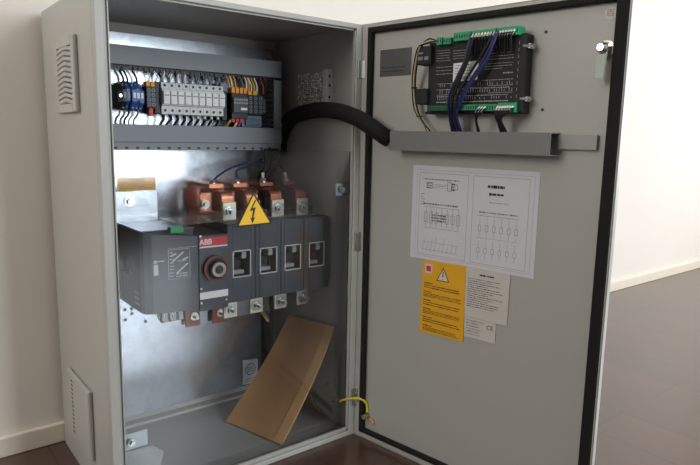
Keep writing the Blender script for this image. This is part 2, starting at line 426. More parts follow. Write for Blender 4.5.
# hanging data tag
lab = MB().prism([(0.463, 0.341, 0.117), (0.511, 0.341, 0.112), (0.511, 0.343, 0.040), (0.463, 0.343, 0.044)], (0, 0.0008, 0)).build('inspection_tag', PAPER); tag(lab, 'white square tag with a round stamp low on the mounting plate', 'tag')
q = MB(); q.ring((0.487, 0.086), 0.0145, 0.017, 0.3405, 0.341)
rows(q, 0.476, 0.499, 0.078, 0.094, 0.3404, 3, h=0.6, ragged=0.1); rows(q, 0.468, 0.506, 0.048, 0.062, 0.3404, 2, h=0.4, ragged=0.2)
q.build('stamp', INKG, lab)

# ------------------------------------------------------------------ wiring ducts
def fingers(mb, x0, x1, z0, z1, y0, y1, step=0.0125, wd=0.0078):
    n = int((x1 - x0) / step)
    for i in range(n): mb.box(x0 + i * step, x0 + i * step + wd, y0, y1, z0, z1)
du = thing('wiring_duct', (0.29, 0.315, 0.897), 'upper horizontal grey wiring duct above the row of modules', 'wiring duct', 'grey wiring ducts framing the module row')
c = MB().box(0.03, 0.5535, 0.283, 0.285, 0.895, 0.937, 0.0008).box(0.03, 0.5535, 0.285, 0.296, 0.895, 0.8965).box(0.03, 0.5535, 0.285, 0.296, 0.9355, 0.937); c.build('cover', DUCT, du)
c = MB().box(0.03, 0.5535, 0.340, 0.345, 0.897, 0.935); fingers(c, 0.03, 0.552, 0.897, 0.8985, 0.298, 0.342); fingers(c, 0.03, 0.552, 0.934, 0.9355, 0.298, 0.342); c.build('slotted_body', DUCT, du)
c = MB().box(0.03, 0.5285, 0.2945, 0.2955, 0.8915, 0.8962); fingers(c, 0.03, 0.526, 0.8845, 0.8915, 0.2945, 0.2955, 0.0125, 0.0085); c.build('shaded_slotted_edge', BODYD, du)  # dark colour stands in for the shadow on the grey duct fingers
dl = thing('wiring_duct', (0.29, 0.315, 0.712), 'lower horizontal grey wiring duct below the row of modules', 'wiring duct', 'grey wiring ducts framing the module row')
c = MB().box(0.03, 0.5535, 0.283, 0.285, 0.7245, 0.7645, 0.0008).box(0.03, 0.5535, 0.285, 0.296, 0.7245, 0.726).box(0.03, 0.5535, 0.285, 0.296, 0.763, 0.7645); c.build('cover', DUCT, dl)
c = MB().box(0.03, 0.5535, 0.340, 0.345, 0.712, 0.763).box(0.03, 0.5535, 0.288, 0.290, 0.706, 0.7245); fingers(c, 0.03, 0.552, 0.762, 0.7635, 0.298, 0.342); fingers(c, 0.03, 0.552, 0.712, 0.7135, 0.290, 0.342); c.build('slotted_body', DUCT, dl)
c = MB()
for i in range(20): c.box(0.04 + i * 0.0125 * 2, 0.04 + i * 0.0125 * 2 + 0.007, 0.2874, 0.2881, 0.7085, 0.7135)
c.build('slots', BODYD, dl)
dr = thing('wiring_duct', (0.541, 0.315, 0.765), 'short vertical grey wiring duct at the right end of the module row', 'wiring duct', 'grey wiring ducts framing the module row')
c = MB().box(0.5295, 0.5535, 0.282, 0.2845, 0.7655, 0.8885, 0.0008); c.build('cover', DUCT, dr)
c = MB().box(0.5300, 0.5535, 0.340, 0.345, 0.7655, 0.8885)
for i in range(9): c.box(0.5300, 0.5315, 0.286, 0.342, 0.769 + i * 0.013, 0.777 + i * 0.013)
for i in range(9): c.box(0.5520, 0.5535, 0.286, 0.342, 0.769 + i * 0.013, 0.777 + i * 0.013)
c.build('slotted_body', DUCT, dr)
rail = MB()
for (z0, z1, y0, y1) in ((0.8135, 0.8165, 0.334, 0.3355), (0.8455, 0.8485, 0.334, 0.3355), (0.8165, 0.8455, 0.3425, 0.344), (0.815, 0.8165, 0.3355, 0.3425), (0.8455, 0.847, 0.3355, 0.3425)):
    rail.box(0.035, 0.525, y0, y1, z0, z1)
tag(rail.build('din_rail', ZINC), 'horizontal steel mounting rail running behind the modules between the ducts', 'rail')

# ------------------------------------------------------------------ fuse holders
ORD = ['leftmost', 'second', 'third', 'fourth', 'fifth', 'sixth', 'seventh', 'eighth', 'rightmost']
X = 0.2228; P_ = 0.01745
fh = thing('fuse_holder', (X + P_ / 2, 0.31, 0.7885), 'leftmost light grey fuse holder in the row of nine on the rail', 'fuse holder', 'row of nine light grey fuse holders')
x0, x1 = X + 0.0003, X + P_ - 0.0003
b = MB().prism([(x0, 0.333, 0.792), (x0, 0.282, 0.7885), (x0, 0.276, 0.790), (x0, 0.276, 0.8085), (x0, 0.270, 0.810), (x0, 0.270, 0.8475), (x0, 0.276, 0.849), (x0, 0.276, 0.8615), (x0, 0.282, 0.863), (x0, 0.333, 0.860)], (x1 - x0, 0, 0)); b.build('housing', LIGHTP, fh)
car = MB().box(x0 + 0.0008, x1 - 0.0008, 0.263, 0.2705, 0.8125, 0.8425, 0.0012); car = car.build('fuse_carrier', WHITEP, fh)
MB().box(x0 + 0.003, x1 - 0.003, 0.2615, 0.2635, 0.8315, 0.8335).build('grip_ridge', INKG, car)
for z in (0.7985, 0.8555):
    MB().cyl(((x0 + x1) / 2, 0.2765, z), ((x0 + x1) / 2, 0.2755, z), 0.0033, 12).build('terminal_screw', BODYD, fh)
for i in range(1, 9):
    dup(fh, (P_ * i, 0, 0), '%s light grey fuse holder in the row of nine on the rail' % ORD[i])

# wires: black/light wires between the ducts and the fuse holders
def wire(pts, r, mt, label, group=None, name='wire', fer=None, fm=None, n=8):
    o = MB().tube(pts, r, n).build(name, mt); tag(o, label, 'wire', group)
    if fer: MB().tube(fer, r * 1.35, n, sm=0).build('ferrule', fm or WHITEP, o)
    return o
for i in range(9):
    x = X + P_ * (i + 0.5); jx = rnd.uniform(-0.004, 0.002)
    wire([(x + jx, 0.305, 0.899), (x + jx * 1.3 - 0.001, 0.297, 0.885), (x - 0.001, 0.292, 0.872), (x, 0.291, 0.863)], 0.0026, BLACK if i % 2 == 0 else INKG,
         'thin wire from the upper duct into the %s fuse holder' % ORD[i], 'wires above the fuse holders', fer=[(x - 0.0012, 0.2925, 0.875), (x, 0.291, 0.862)], fm=BLUEGREY if i > 3 else INKG)
    jx = rnd.uniform(-0.006, 0.001)
    wire([(x, 0.291, 0.788), (x + 0.002, 0.292, 0.779), (x + jx, 0.298, 0.770), (x + jx - 0.002, 0.305, 0.762)], 0.0029, BLACK,
         'black wire from the lower duct into the %s fuse holder' % ORD[i], 'wires below the fuse holders', fer=[(x, 0.291, 0.789), (x + 0.0012, 0.2915, 0.782)], fm=BLACK if i < 5 else WHITEP)

for i in range(9):
    x = X + P_ * (i + 0.5) + 0.006
    wire([(x + 0.003, 0.305, 0.899), (x + 0.003, 0.299, 0.886), (x - 0.001, 0.297, 0.874), (x - 0.003, 0.297, 0.862)], 0.0029, BLUEGREY if i > 3 else WHITEP,
         'second, paler wire from the upper duct behind the %s fuse holder' % ORD[i], 'pale wires above the fuse holders')
    if i > 2: wire([(x - 0.003, 0.297, 0.788), (x - 0.001, 0.297, 0.778), (x - 0.004, 0.302, 0.768), (x - 0.003, 0.305, 0.762)], 0.0032, WHITEP if i % 2 else INKG,
         'second, paler wire from the lower duct behind the %s fuse holder' % ORD[i], 'pale wires below the fuse holders')
# ------------------------------------------------------------------ blue terminals on the left end of the rail
cl = thing('end_clamp', (0.1275, 0.31, 0.80), 'black rounded end clamp at the left end of the module row', 'clamp')
b = MB().prism([(0.123, 0.335, 0.802), (0.123, 0.285, 0.800), (0.123, 0.272, 0.812), (0.123, 0.270, 0.836), (0.123, 0.284, 0.852), (0.123, 0.335, 0.852)], (0.010, 0, 0)); b.build('body', BLACK, cl)
MB().cyl((0.128, 0.272, 0.826), (0.128, 0.2675, 0.826), 0.0035, 12).build('screw', ZINC, cl)
for i in range(5):
    x = 0.1335 + i * 0.0098
    tb = thing('terminal_block', (x + 0.0047, 0.31, 0.79), '%s blue terminal block from the left end of the rail' % ['first', 'second', 'third', 'fourth', 'fifth'][i], 'terminal block', 'blue terminal blocks')
    dz = (0, 0.002, 0, 0.003, -0.002)[i]; dy = (0, 0.004, -0.004, 0, 0.003)[i]
    b = MB().prism([(x, 0.334, 0.800 + dz), (x, 0.292 + dy, 0.794 + dz), (x, 0.280 + dy, 0.806 + dz), (x, 0.270 + dy, 0.814 + dz), (x, 0.270 + dy, 0.840 + dz), (x, 0.282 + dy, 0.848 + dz), (x, 0.294 + dy, 0.858 + dz), (x, 0.334, 0.856)], (0.0092, 0, 0))
    b.build('housing', BLUEP if i != 0 else BODYD, tb)
    MB().box(x + 0.002, x + 0.0075, 0.2690 + dy, 0.2702 + dy, 0.822, 0.834).build('marker', WHITEP if i > 1 else BLUEGREY, tb)
    MB().cyl((x + 0.0046, 0.286 + dy, 0.853), (x + 0.0046, 0.284 + dy, 0.8515), 0.0026, 10).build('screw', ZINC, tb)
    MB().cyl((x + 0.0046, 0.286 + dy, 0.799), (x + 0.0046, 0.283 + dy, 0.801), 0.0026, 10).build('screw', ZINC, tb)
for i, x in enumerate((0.130, 0.141, 0.150, 0.160, 0.171)):
    wire([(x - 0.002, 0.305, 0.899), (x - 0.005, 0.298, 0.885), (x + 0.001, 0.292, 0.868), (x + 0.002, 0.290, 0.853)], 0.0025, (INKG, BLACK, BLACK, WHITEP, BLACK)[i], 'thin wire from the upper duct to the %s blue terminal' % ['first', 'second', 'third', 'fourth', 'fifth'][i], 'wires over the blue terminals')
    wire([(x + 0.002, 0.290, 0.797), (x + 0.001, 0.292, 0.786), (x - 0.005, 0.300, 0.774), (x - 0.004, 0.305, 0.762)], 0.0025, (INKG, INKG, BLACK, WHITEP, INKG)[i], 'thin wire from the lower duct to the %s blue terminal' % ['first', 'second', 'third', 'fourth', 'fifth'][i], 'wires under the blue terminals')
# dark multi level terminals with orange top and red foot
def multi(x, wd, z0, z1, lab, top, foot, rowsn=4, cols=2, yf=0.272, name='relay_socket', grp=None):
    tb = thing(name, (x + wd / 2, 0.31, z0), lab, 'relay', grp)
    MB().box(x, x + wd, yf, 0.334, z0, z1, 0.001).build('housing', BODYD, tb)
    k = MB(); cw = wd / cols; rh = (z1 - z0 - 0.006) / rowsn
    for i in range(cols):
        for j in range(rowsn):
            k.ring((x + cw * (i + 0.5), z0 + 0.003 + rh * (j + 0.5)), min(cw, rh) * 0.24, min(cw, rh) * 0.40, yf - 0.0008, yf, 10)
    k.build('terminal_openings', BLUEGREY, tb)
    for i in range(cols):
        cx = x + cw * (i + 0.5)
        if top: MB().box(cx - cw * 0.42, cx + cw * 0.42, yf + 0.002, yf + 0.022, z1, z1 + 0.011, 0.001).build('bridge_plug', top, tb)
        if foot: MB().box(cx - cw * 0.4, cx + cw * 0.4, yf + 0.002, yf + 0.016, z0 - 0.012, z0, 0.001).build('push_button', foot, tb)
    return tb
multi(0.1870, 0.0215, 0.802, 0.850, 'dark grey double terminal with orange top beside the blue terminals', ORANGE, None, 4, 2)
MB_r = MB().box(0.193, 0.203, 0.275, 0.290, 0.784, 0.8018, 0.001).build('terminal_lever', REDP); tag(MB_r, 'small red lever under the dark terminal left of the fuse holders', 'lever')
sp = MB().box(0.2095, 0.2220, 0.282, 0.334, 0.790, 0.862, 0.001).build('end_bracket', BODYD); tag(sp, 'dark end bracket against the left side of the fuse holders', 'bracket')
sp = MB().box(0.3805, 0.394, 0.284, 0.334, 0.780, 0.850, 0.001).build('end_bracket', BODYD); tag(sp, 'dark end bracket against the right side of the fuse holders', 'bracket')
# group right of the fuses
rl = thing('safety_relay', (0.4245, 0.31, 0.785), 'dark grey relay with orange and red terminals right of the fuse holders', 'relay')
MB().box(0.402, 0.447, 0.274, 0.334, 0.785, 0.848, 0.001).build('housing', BODYD, rl)
MB().box(0.404, 0.445, 0.268, 0.275, 0.800, 0.838, 0.001).build('front_face', BODY, rl)
q = MB()
for j in range(2):
    for i in range(6): q.ring((0.4075 + i * 0.0068, 0.832 - j * 0.008), 0.0015, 0.0026, 0.2672, 0.268, 8)
q.build('contact_openings', INKW, rl)
MB().box(0.424, 0.441, 0.2665, 0.268, 0.8065, 0.8125).build('white_marker', WHITEP, rl)['label'] = 'white marker strip'
for i in range(4):
    cx = 0.4075 + i * 0.0112
    MB().box(cx - 0.0045, cx + 0.0045, 0.275, 0.298, 0.848, 0.862, 0.001).build('terminal_plug', ORANGE, rl)
    if i < 3: MB().box(cx - 0.0045, cx + 0.0045, 0.276, 0.290, 0.776, 0.785, 0.001).build('clamp', REDP, rl)
q = multi(0.4495, 0.014, 0.797, 0.846, 'dark plug-in relay socket with orange bridge, nearest the dark grey relay', ORANGE, None, 4, 1, 0.276)
q = multi(0.4640, 0.014, 0.797, 0.846, 'dark plug-in relay socket with orange bridge, between its two alike neighbours', ORANGE, None, 4, 1, 0.276)
q = multi(0.4785, 0.014, 0.797, 0.846, 'dark plug-in relay socket without orange top beside the narrow terminals', None, None, 4, 1, 0.276)
q = multi(0.4990, 0.010, 0.800, 0.840, 'narrow dark terminal closest to the vertical wiring duct', None, None, 4, 1, 0.29)
q = thing('contactor', (0.466, 0.31, 0.765), 'blue grey contactor under the dark relay sockets', 'contactor')
MB().box(0.436, 0.494, 0.286, 0.334, 0.7655, 0.7945, 0.0015).build('body', BLUEGREY, q)
MB().box(0.444, 0.486, 0.280, 0.287, 0.770, 0.788, 0.001).build('front_block', mat('dark_blue_grey', (74, 92, 108), 0.45), q)
q = MB().box(0.3795, 0.3985, 0.290, 0.334, 0.851, 0.872, 0.0015).build('surge_module', BLUEGREY); tag(q, 'pale blue grey module at the upper right corner of the fuse holders', 'module')
wd = [(0.402, ORANGE), (0.410, WHITEP), (0.420, ORANGE), (0.431, BLACK), (0.441, INKG), (0.452, WHITEP), (0.459, ORANGE), (0.466, WHITEP), (0.474, YELW), (0.482, WHITEP), (0.490, BLACK), (0.500, REDP), (0.508, BLACK)]
nm = {'orange_plastic': 'orange', 'white_plastic': 'white', 'black_plastic': 'black', 'grey_ink': 'grey', 'yellow_wire': 'yellow', 'red_plastic': 'red'}
seen = {}
for i, (x, mt) in enumerate(wd):
    zb = 0.861 if x < 0.447 else 0.852
    y = 0.288 if x < 0.447 else 0.290
    cn = nm[mt.name]; seen[cn] = seen.get(cn, 0) + 1
    ordn = ['first', 'second', 'third', 'fourth'][seen[cn] - 1]
    wire([(x - 0.005, 0.305, 0.899), (x - 0.004 + rnd.uniform(-.003, .003), 0.292, 0.884), (x, y, 0.870), (x, y, zb)], 0.0022, mt, '%s %s wire from the left over the dark relays' % (ordn, cn), 'wires above the relays')
wire([(0.397, 0.300, 0.762), (0.398, 0.287, 0.773), (0.404, 0.282, 0.781), (0.409, 0.285, 0.787)], 0.003, YELW, 'yellow wire curling from the lower duct up to the dark grey relay')
wire([(0.415, 0.300, 0.762), (0.417, 0.287, 0.768), (0.421, 0.284, 0.778)], 0.0028, WHITEP, 'white wire rising from the lower duct, just right of the yellow wire')
wire([(0.428, 0.300, 0.762), (0.427, 0.287, 0.768), (0.430, 0.284, 0.778)], 0.0028, INKG, 'grey wire rising from the lower duct beside the blue grey contactor')

# ------------------------------------------------------------------ changeover switch
sw = thing('changeover_switch', (0.345, 0.18, 0.352), 'large slate grey motorised changeover switch with round knob in the cabinet centre', 'switch')
b = MB().prism([(0.1077, 0.104, 0.3697), (0.1245, 0.100, 0.3697), (0.2265, 0.100, 0.362), (0.2265, 0.100, 0.527), (0.1245, 0.100, 0.5385), (0.1077, 0.104, 0.5435)], (0, 0.02, 0))
b.build('motor_front', BODY, sw)
MB().box(0.1085, 0.2265, 0.120, 0.258, 0.366, 0.5415, 0.002).build('motor_housing', BODYD, sw)
MB().box(0.110, 0.2265, 0.120, 0.258, 0.5418, 0.5435).build('motor_lid', mat('grey_lid', (96, 98, 102), 0.35, 0.3), sw)
# handle crank storage on the side
MB().cyl((0.1085, 0.185, 0.462), (0.098, 0.185, 0.462), 0.020, 20).cyl((0.098, 0.185, 0.462), (0.088, 0.185, 0.462), 0.013, 16).build('side_shaft', BLACK, sw, smooth=True)
for i in range(3): MB().box(0.1075, 0.1086, 0.135, 0.165, 0.405 - i * 0.012, 0.409 - i * 0.012).build('side_marking', INKG, sw)
hb = MB().box(0.2270, 0.2962, 0.0965, 0.258, 0.3580, 0.5275, 0.0015).build('handle_section', BODY, sw)
bandm = MB().prism([(0.2285, 0.0950, 0.503), (0.2945, 0.0950, 0.5045), (0.2945, 0.0950, 0.5225), (0.2285, 0.0950, 0.5215)], (0, 0.0016, 0)).build('red_band', REDB, sw)
text('ABB', 0.0165, face_mat(0.2425, 0.0947, 0.5125), 'lettering', WHITEP, bandm)
MB().box(0.2285, 0.2945, 0.0955, 0.0966, 0.5000, 0.5030).build('white_line', WHITEP, sw)
MB().box(0.2272, 0.2950, 0.0955, 0.0966, 0.3850, 0.4005).build('blank_label', WHITEP, sw)
for (x, z) in ((0.2305, 0.377), (0.2905, 0.3765), (0.2305, 0.4095), (0.2305, 0.5265)):
    MB().cyl((x, 0.0966, z), (x, 0.0950, z), 0.0024, 10).build('screw', ZINC, sw)
kx, kz = 0.2625, 0.4535
kn = MB().cyl((kx, 0.0965, kz), (kx, 0.086, kz), 0.0285, 32, bev=0.002).build('knob', BLACK, sw, smooth=True)
MB().ring((kx, kz), 0.0245, 0.0290, 0.0852, 0.090, 32).build('red_ring', mat('dark_red_plastic', (110, 26, 34), 0.4), kn)
MB().cyl((kx, 0.086, kz), (kx, 0.074, kz), 0.020, 24, 0.018).build('knob_hub', BLACK, kn, smooth=True)
q = MB(); q.ring((kx, kz), 0.0095, 0.0165, 0.0715, 0.075, 24); q.build('socket_ring', STEEL, kn)
MB().cyl((kx, 0.074, kz), (kx, 0.0708, kz), 0.0085, 6).build('socket', BODYD, kn)
# printed diagram and lock slide on the motor front
q = MB()
for (x0, x1, z0, z1) in ((0.159, 0.160, 0.439, 0.503), (0.2065, 0.2072, 0.439, 0.497), (0.159, 0.207, 0.502, 0.5028), (0.159, 0.207, 0.4385, 0.439)):
    q.quad([(x0, 0.0996, z0), (x1, 0.0996, z0), (x1, 0.0996, z1), (x0, 0.0996, z1)])
for (xa, za, xb, zb) in ((0.167, 0.478, 0.192, 0.497), (0.176, 0.452, 0.202, 0.472), (0.164, 0.49, 0.176, 0.495), (0.19, 0.48, 0.203, 0.485)):
    q.quad([(xa, 0.0996, za), (xa + 0.002, 0.0996, za - 0.003), (xb + 0.002, 0.0996, zb - 0.003), (xb, 0.0996, zb)])
rows(q, 0.162, 0.172, 0.442, 0.50, 0.0996, 8, h=0.35, wmax=0.004); rows(q, 0.176, 0.204, 0.441, 0.452, 0.0996, 2, h=0.5, wmax=0.005); rows(q, 0.18, 0.202, 0.474, 0.48, 0.0996, 1, h=0.5)
rows(q, 0.160, 0.225, 0.5035, 0.507, 0.0996, 1, h=0.35, ragged=0)
q.build('printed_diagram', INKW, sw)
MB().box(0.1262, 0.1362, 0.0965, 0.1002, 0.4515, 0.4745, 0.001).box(0.128, 0.150, 0.0985, 0.1002, 0.4795, 0.4815).cyl((0.131, 0.0985, 0.480), (0.131, 0.1, 0.480), 0.004, 12).build('padlock_slide', LIGHTP, sw)
MB().box(0.166, 0.195, 0.100, 0.118, 0.5375, 0.5505, 0.001).build('green_terminal', GREENP, sw)
# four pole modules
px = [0.2967, 0.3676, 0.4378, 0.5036, 0.5795]
for i in range(4):
    a, c = px[i] + 0.0004, px[i + 1] - 0.0004
    f = MB(); cx = (a + c) / 2 + 0.0005; wz0, wz1, wx = 0.4225, 0.4850, 0.0235
    y0 = 0.100
    f.box(a, cx - wx, y0, 0.135, 0.3655, 0.5475, 0.0012).box(cx + wx, c, y0, 0.135, 0.3655, 0.5475, 0.0012)
    f.box(cx - wx, cx + wx, y0, 0.135, wz1, 0.5475).box(cx - wx, cx + wx, y0, 0.135, 0.3655, wz0)
    f.box(a, c, 0.135, 0.255, 0.3665, 0.5465, 0.002)
    pm = f.build('pole_module', BODY, sw)
    q = MB(); e = 0.0022
    q.box(cx - wx, cx + wx, y0 - 0.0015, y0 + 0.002, wz1 - e, wz1).box(cx - wx, cx + wx, y0 - 0.0015, y0 + 0.002, wz0, wz0 + e)
    q.box(cx - wx, cx - wx + e, y0 - 0.0015, y0 + 0.002, wz0, wz1).box(cx + wx - e, cx + wx, y0 - 0.0015, y0 + 0.002, wz0, wz1)
    q.build('window_frame', LIGHTP, pm)
    q = MB().box(cx - 0.018, cx + 0.013, 0.112, 0.134, wz0 + 0.004, wz0 + 0.014, 0.002).box(cx + 0.004, cx + 0.017, 0.108, 0.134, wz1 - 0.022, wz1 - 0.006, 0.002).box(cx - 0.019, cx - 0.011, 0.112, 0.134, wz1 - 0.014, wz1 - 0.006, 0.002)
    q.build('contact_carrier', mat('mid_grey_plastic', (160, 164, 166), 0.4), pm)
    MB().box(cx - 0.016, cx + 0.008, 0.118, 0.134, wz0 + 0.018, wz1 - 0.024, 0.002).build('contact_blade', BLACK, pm)
    MB().box(cx - wx + e, cx + wx - e, y0 - 0.0005, y0 + 0.0005, wz0 + e, wz1 - e).build('window_pane', POLY, pm)
    # upper and lower terminals
    tx = [0.3327, 0.3975, 0.465, 0.5378][i]
    tm = MB().box(tx - 0.0175, tx + 0.0175, 0.157, 0.164, 0.5400, 0.5895, 0.0015).build('upper_terminal', NICKEL, sw)
    MB().cyl((tx, 0.157, 0.568), (tx, 0.1545, 0.568), 0.0160, 24).cyl((tx, 0.1545, 0.568), (tx, 0.149, 0.568), 0.0115, 6).cyl((tx, 0.149, 0.568), (tx, 0.140, 0.568), 0.005, 12).build('bolt', ZINC, tm)
    tx = [0.3324, 0.4033, 0.4727, 0.5398][i]
    tm = MB().box(tx - 0.018, tx + 0.018, 0.157, 0.163, 0.3110, 0.3660, 0.0015).build('lower_terminal', NICKEL, sw)
    MB().cyl((tx, 0.157, 0.331), (tx, 0.1545, 0.331), 0.0150, 24).cyl((tx, 0.1545, 0.331), (tx, 0.148, 0.331), 0.009, 6).cyl((tx, 0.148, 0.331), (tx, 0.132, 0.331), 0.0045, 12).build('bolt', ZINC, tm)
MB().box(0.20, 0.578, 0.135, 0.250, 0.5485, 0.5505, 0.0005).build('terminal_shroud', SMOKE, sw)
for i in range(5):
    MB().box(0.30 + i * 0.069, 0.3015 + i * 0.069, 0.17, 0.25, 0.5505, 0.566).build('phase_barrier', SMOKE, sw)
# rear switch block
MB().box(0.255, 0.575, 0.262, 0.344, 0.375, 0.535, 0.002).build('rear_body', BODYD, sw)

# ------------------------------------------------------------------ copper links
nms = ['left end', 'second from the left', 'third from the left', 'right end']
def strap(path, x0, x1, th):
    """ribbon in the y-z plane along path with thickness th (towards the left normal)"""
    mb = MB(); P = [Vector((0, a, c)) for a, c in path]; n = len(P); inner = []
    for i in range(n):
        tdir = (P[min(i + 1, n - 1)] - P[max(i - 1, 0)]).normalized(); nr = Vector((0, -tdir.z, tdir.y)); inner.append(P[i] + nr * th)
    for i in range(n - 1):
        mb.prism([(x0, P[i].y, P[i].z), (x0, P[i + 1].y, P[i + 1].z), (x0, inner[i + 1].y, inner[i + 1].z), (x0, inner[i].y, inner[i].z)], (x1 - x0, 0, 0))
    return mb
for i in range(4):
    tx = [0.3327, 0.3975, 0.465, 0.5378][i]; hw = 0.0150
    arc = [(0.166 + 0.016 - 0.016 * math.cos(a), 0.598 + 0.016 * math.sin(a)) for a in [math.pi / 2 * k / 6 for k in range(7)]]
    arc2 = [(0.288 - 0.014 + 0.014 * math.sin(a), 0.600 + 0.014 * math.cos(a)) for a in [math.pi / 2 * k / 5 for k in range(6)]]
    cs = thing('copper_strap', (tx, 0.22, 0.548), 'arched copper strap on the upper terminal, %s of the four' % nms[i], 'copper strap', 'arched copper straps on the front terminals')
    strap([(0.1660, 0.552)] + arc + arc2 + [(0.288, 0.550)], tx - hw, tx + hw, -0.004).build('strap', COPPER, cs)
    MB().cyl((tx - 0.004, 0.284, 0.573), (tx - 0.004, 0.276, 0.573), 0.011, 20).cyl((tx - 0.004, 0.276, 0.573), (tx - 0.004, 0.268, 0.573), 0.007, 6).build('bolt', ZINC, cs)
    ux = [0.3297, 0.394, 0.4680, 0.5370][i]
    cb = thing('copper_bar', (ux, 0.28, 0.62), 'flat upper copper bar with a bolt on top, %s of the four' % nms[i], 'copper bar', 'flat copper bars above the switch')
    strap([(0.218, 0.6185), (0.330, 0.6195), (0.3395, 0.616), (0.3405, 0.605), (0.3405, 0.51)], ux - 0.0185, ux + 0.0185, 0.009).build('bar', COPPER, cb)
    MB().cyl((ux + 0.002, 0.240, 0.6280), (ux + 0.002, 0.240, 0.6300), 0.0105, 20).cyl((ux + 0.002, 0.240, 0.6300), (ux + 0.002, 0.240, 0.6365), 0.008, 6).build('bolt', ZINC, cb)
# lower rear copper tabs
for i, (x, z) in enumerate(((0.275, 0.303), (0.345, 0.300))):
    cb = thing('copper_tab', (x, 0.24, z - 0.02), 'dull copper tab with bolt under the switch, %s of the two' % ['left one', 'right one'][i], 'copper tab', 'dull copper tabs under the switch')
    MB().box(x - 0.019, x + 0.019, 0.244, 0.249, z - 0.026, z + 0.066, 0.001).build('tab', COPPERD, cb)
    MB().cyl((x + 0.002, 0.244, z), (x + 0.002, 0.239, z), 0.010, 20).cyl((x + 0.002, 0.239, z), (x + 0.002, 0.222, z), 0.0045, 10).build('bolt', ZINC, cb)
# control wires under the motor
for i in range(9):
    x = 0.178 + i * 0.0062
    wire([(x, 0.20, 0.366), (x + rnd.uniform(-.003, .003), 0.200, 0.334), (x + 0.003, 0.203, 0.316), (0.225 + i * 0.002, 0.235, 0.308)], 0.0026, WHITEP if i % 3 else BLACK, '%s control wire under the motor housing, %s in the bunch from left' % ('white' if i % 3 else 'black', ORD[i]), 'white control wires under the motor' if i % 3 else 'black control wires under the motor')
wire([(0.176, 0.20, 0.36), (0.176, 0.21, 0.325), (0.20, 0.23, 0.310), (0.232, 0.24, 0.312), (0.24, 0.24, 0.33)], 0.0025, YELW, 'yellow wire looping under the motor housing of the switch')

# blue lead and dark harness above the copper bars
wire([(0.334, 0.240, 0.636), (0.352, 0.250, 0.646), (0.40, 0.27, 0.664), (0.46, 0.285, 0.676), (0.50, 0.29, 0.682)], 0.0028, BLUEW, 'dark blue wire rising from the first copper bar to the conduit')
wire([(0.400, 0.240, 0.636), (0.412, 0.27, 0.655), (0.47, 0.29, 0.668), (0.505, 0.29, 0.675)], 0.0024, BLUEW, 'dark blue wire from the second copper bar to the conduit')
for i, x in enumerate((0.470, 0.539)):
    tx = 0.495 if i == 0 else 0.528
    wire([(x, 0.240, 0.636), (x + (0.002 if i == 0 else -0.002), 0.243, 0.650), ((x + tx) / 2, 0.25, 0.662), (tx, 0.27, 0.675), (tx, 0.275, 0.69)], 0.0030, BLACK, 'black lead with white sleeve from the %s copper bar' % ['third', 'right end'][i],
         fer=[(x, 0.2400, 0.637), (x + (0.002 if i == 0 else -0.002), 0.243, 0.650)], fm=WHITEP)
for i in range(5):
    x = 0.500 + i * 0.009
    wire([(x, 0.275, 0.71), (x - 0.004, 0.268, 0.685), (x - 0.006 + rnd.uniform(-.006, .006), 0.275, 0.660), (x - 0.004, 0.300, 0.640), (x, 0.330, 0.60)], 0.0048, BLACK, 'thick black wire of the loose bundle by the conduit, %s from left' % ORD[i], 'loose black bundle under the conduit')
# black bundle running down at the right end of the plate
for i in range(3):
    x = 0.533 + i * 0.007
    wire([(x, 0.335, 0.60), (x, 0.337, 0.45), (x - 0.002, 0.337, 0.30), (x + 0.001, 0.337, 0.18), (x, 0.337, 0.06)], 0.0048, BLACK, 'black cable running down the right edge of the plate, %s one' % ['left', 'middle', 'right'][i], 'black cables down the right edge of the plate')
for i, mt in enumerate((YELW, REDP, INKG)):
    wire([(0.475, 0.26, 0.275 + i * 0.006), (0.492, 0.25, 0.250 + i * 0.004), (0.52, 0.30, 0.248 + i * 0.006), (0.545, 0.33, 0.256 + i * 0.005)], 0.0022, mt, '%s wire crossing towards the black cables behind the envelope' % ['yellow', 'red', 'grey'][i])

# ------------------------------------------------------------------ conduit
cpts = [(0.5715, 0.322, 0.690), (0.5715, 0.318, 0.735), (0.571, 0.296, 0.772), (0.568, 0.250, 0.795), (0.561, 0.175, 0.806), (0.554, 0.10, 0.809), (0.551, 0.025, 0.803), (0.561, -0.030, 0.7875), (0.575, -0.065, 0.7675), (0.590, -0.086, 0.750), (0.5985, -0.098, 0.742)]
tag(MB().tube(cpts, 0.021, 20, sm=26, rf=lambda i, n: 0.0192 if i % 3 else 0.0178).build('corrugated_conduit', RUBBER), 'thick black corrugated conduit arching from the cabinet to the door duct', 'conduit')

# side terminal box on the inner right wall
sb = thing('terminal_box', (0.573, 0.155, 0.817), 'speckled light grey terminal box on the inner right wall above the conduit', 'box')
MB().box(0.574, 0.5911, 0.124, 0.238, 0.820, 0.902, 0.001).build('housing', SPECK, sb)
q = MB()
for j in range(15):
    for i in range(18):
        y = 0.127 + i * 0.0061; z = 0.8235 + j * 0.0050
        if rnd.random() < 0.7: q.box(0.5732, 0.5742, y, y + rnd.choice((0.0016, 0.003)), z, z + rnd.choice((0.0014, 0.0026, 0.0034)))
q.build('contact_openings', mat('slot_grey', (88, 88, 84), 0.6), sb)
MB().box(0.571, 0.5911, 0.106, 0.1238, 0.816, 0.908, 0.0015).build('end_plate', LIGHTP, sb)
q = MB()
for z in (0.838, 0.866, 0.888): q.box(0.577, 0.582, 0.1052, 0.1062, z, z + 0.006)
q.build('clip_slots', BODYD, sb)

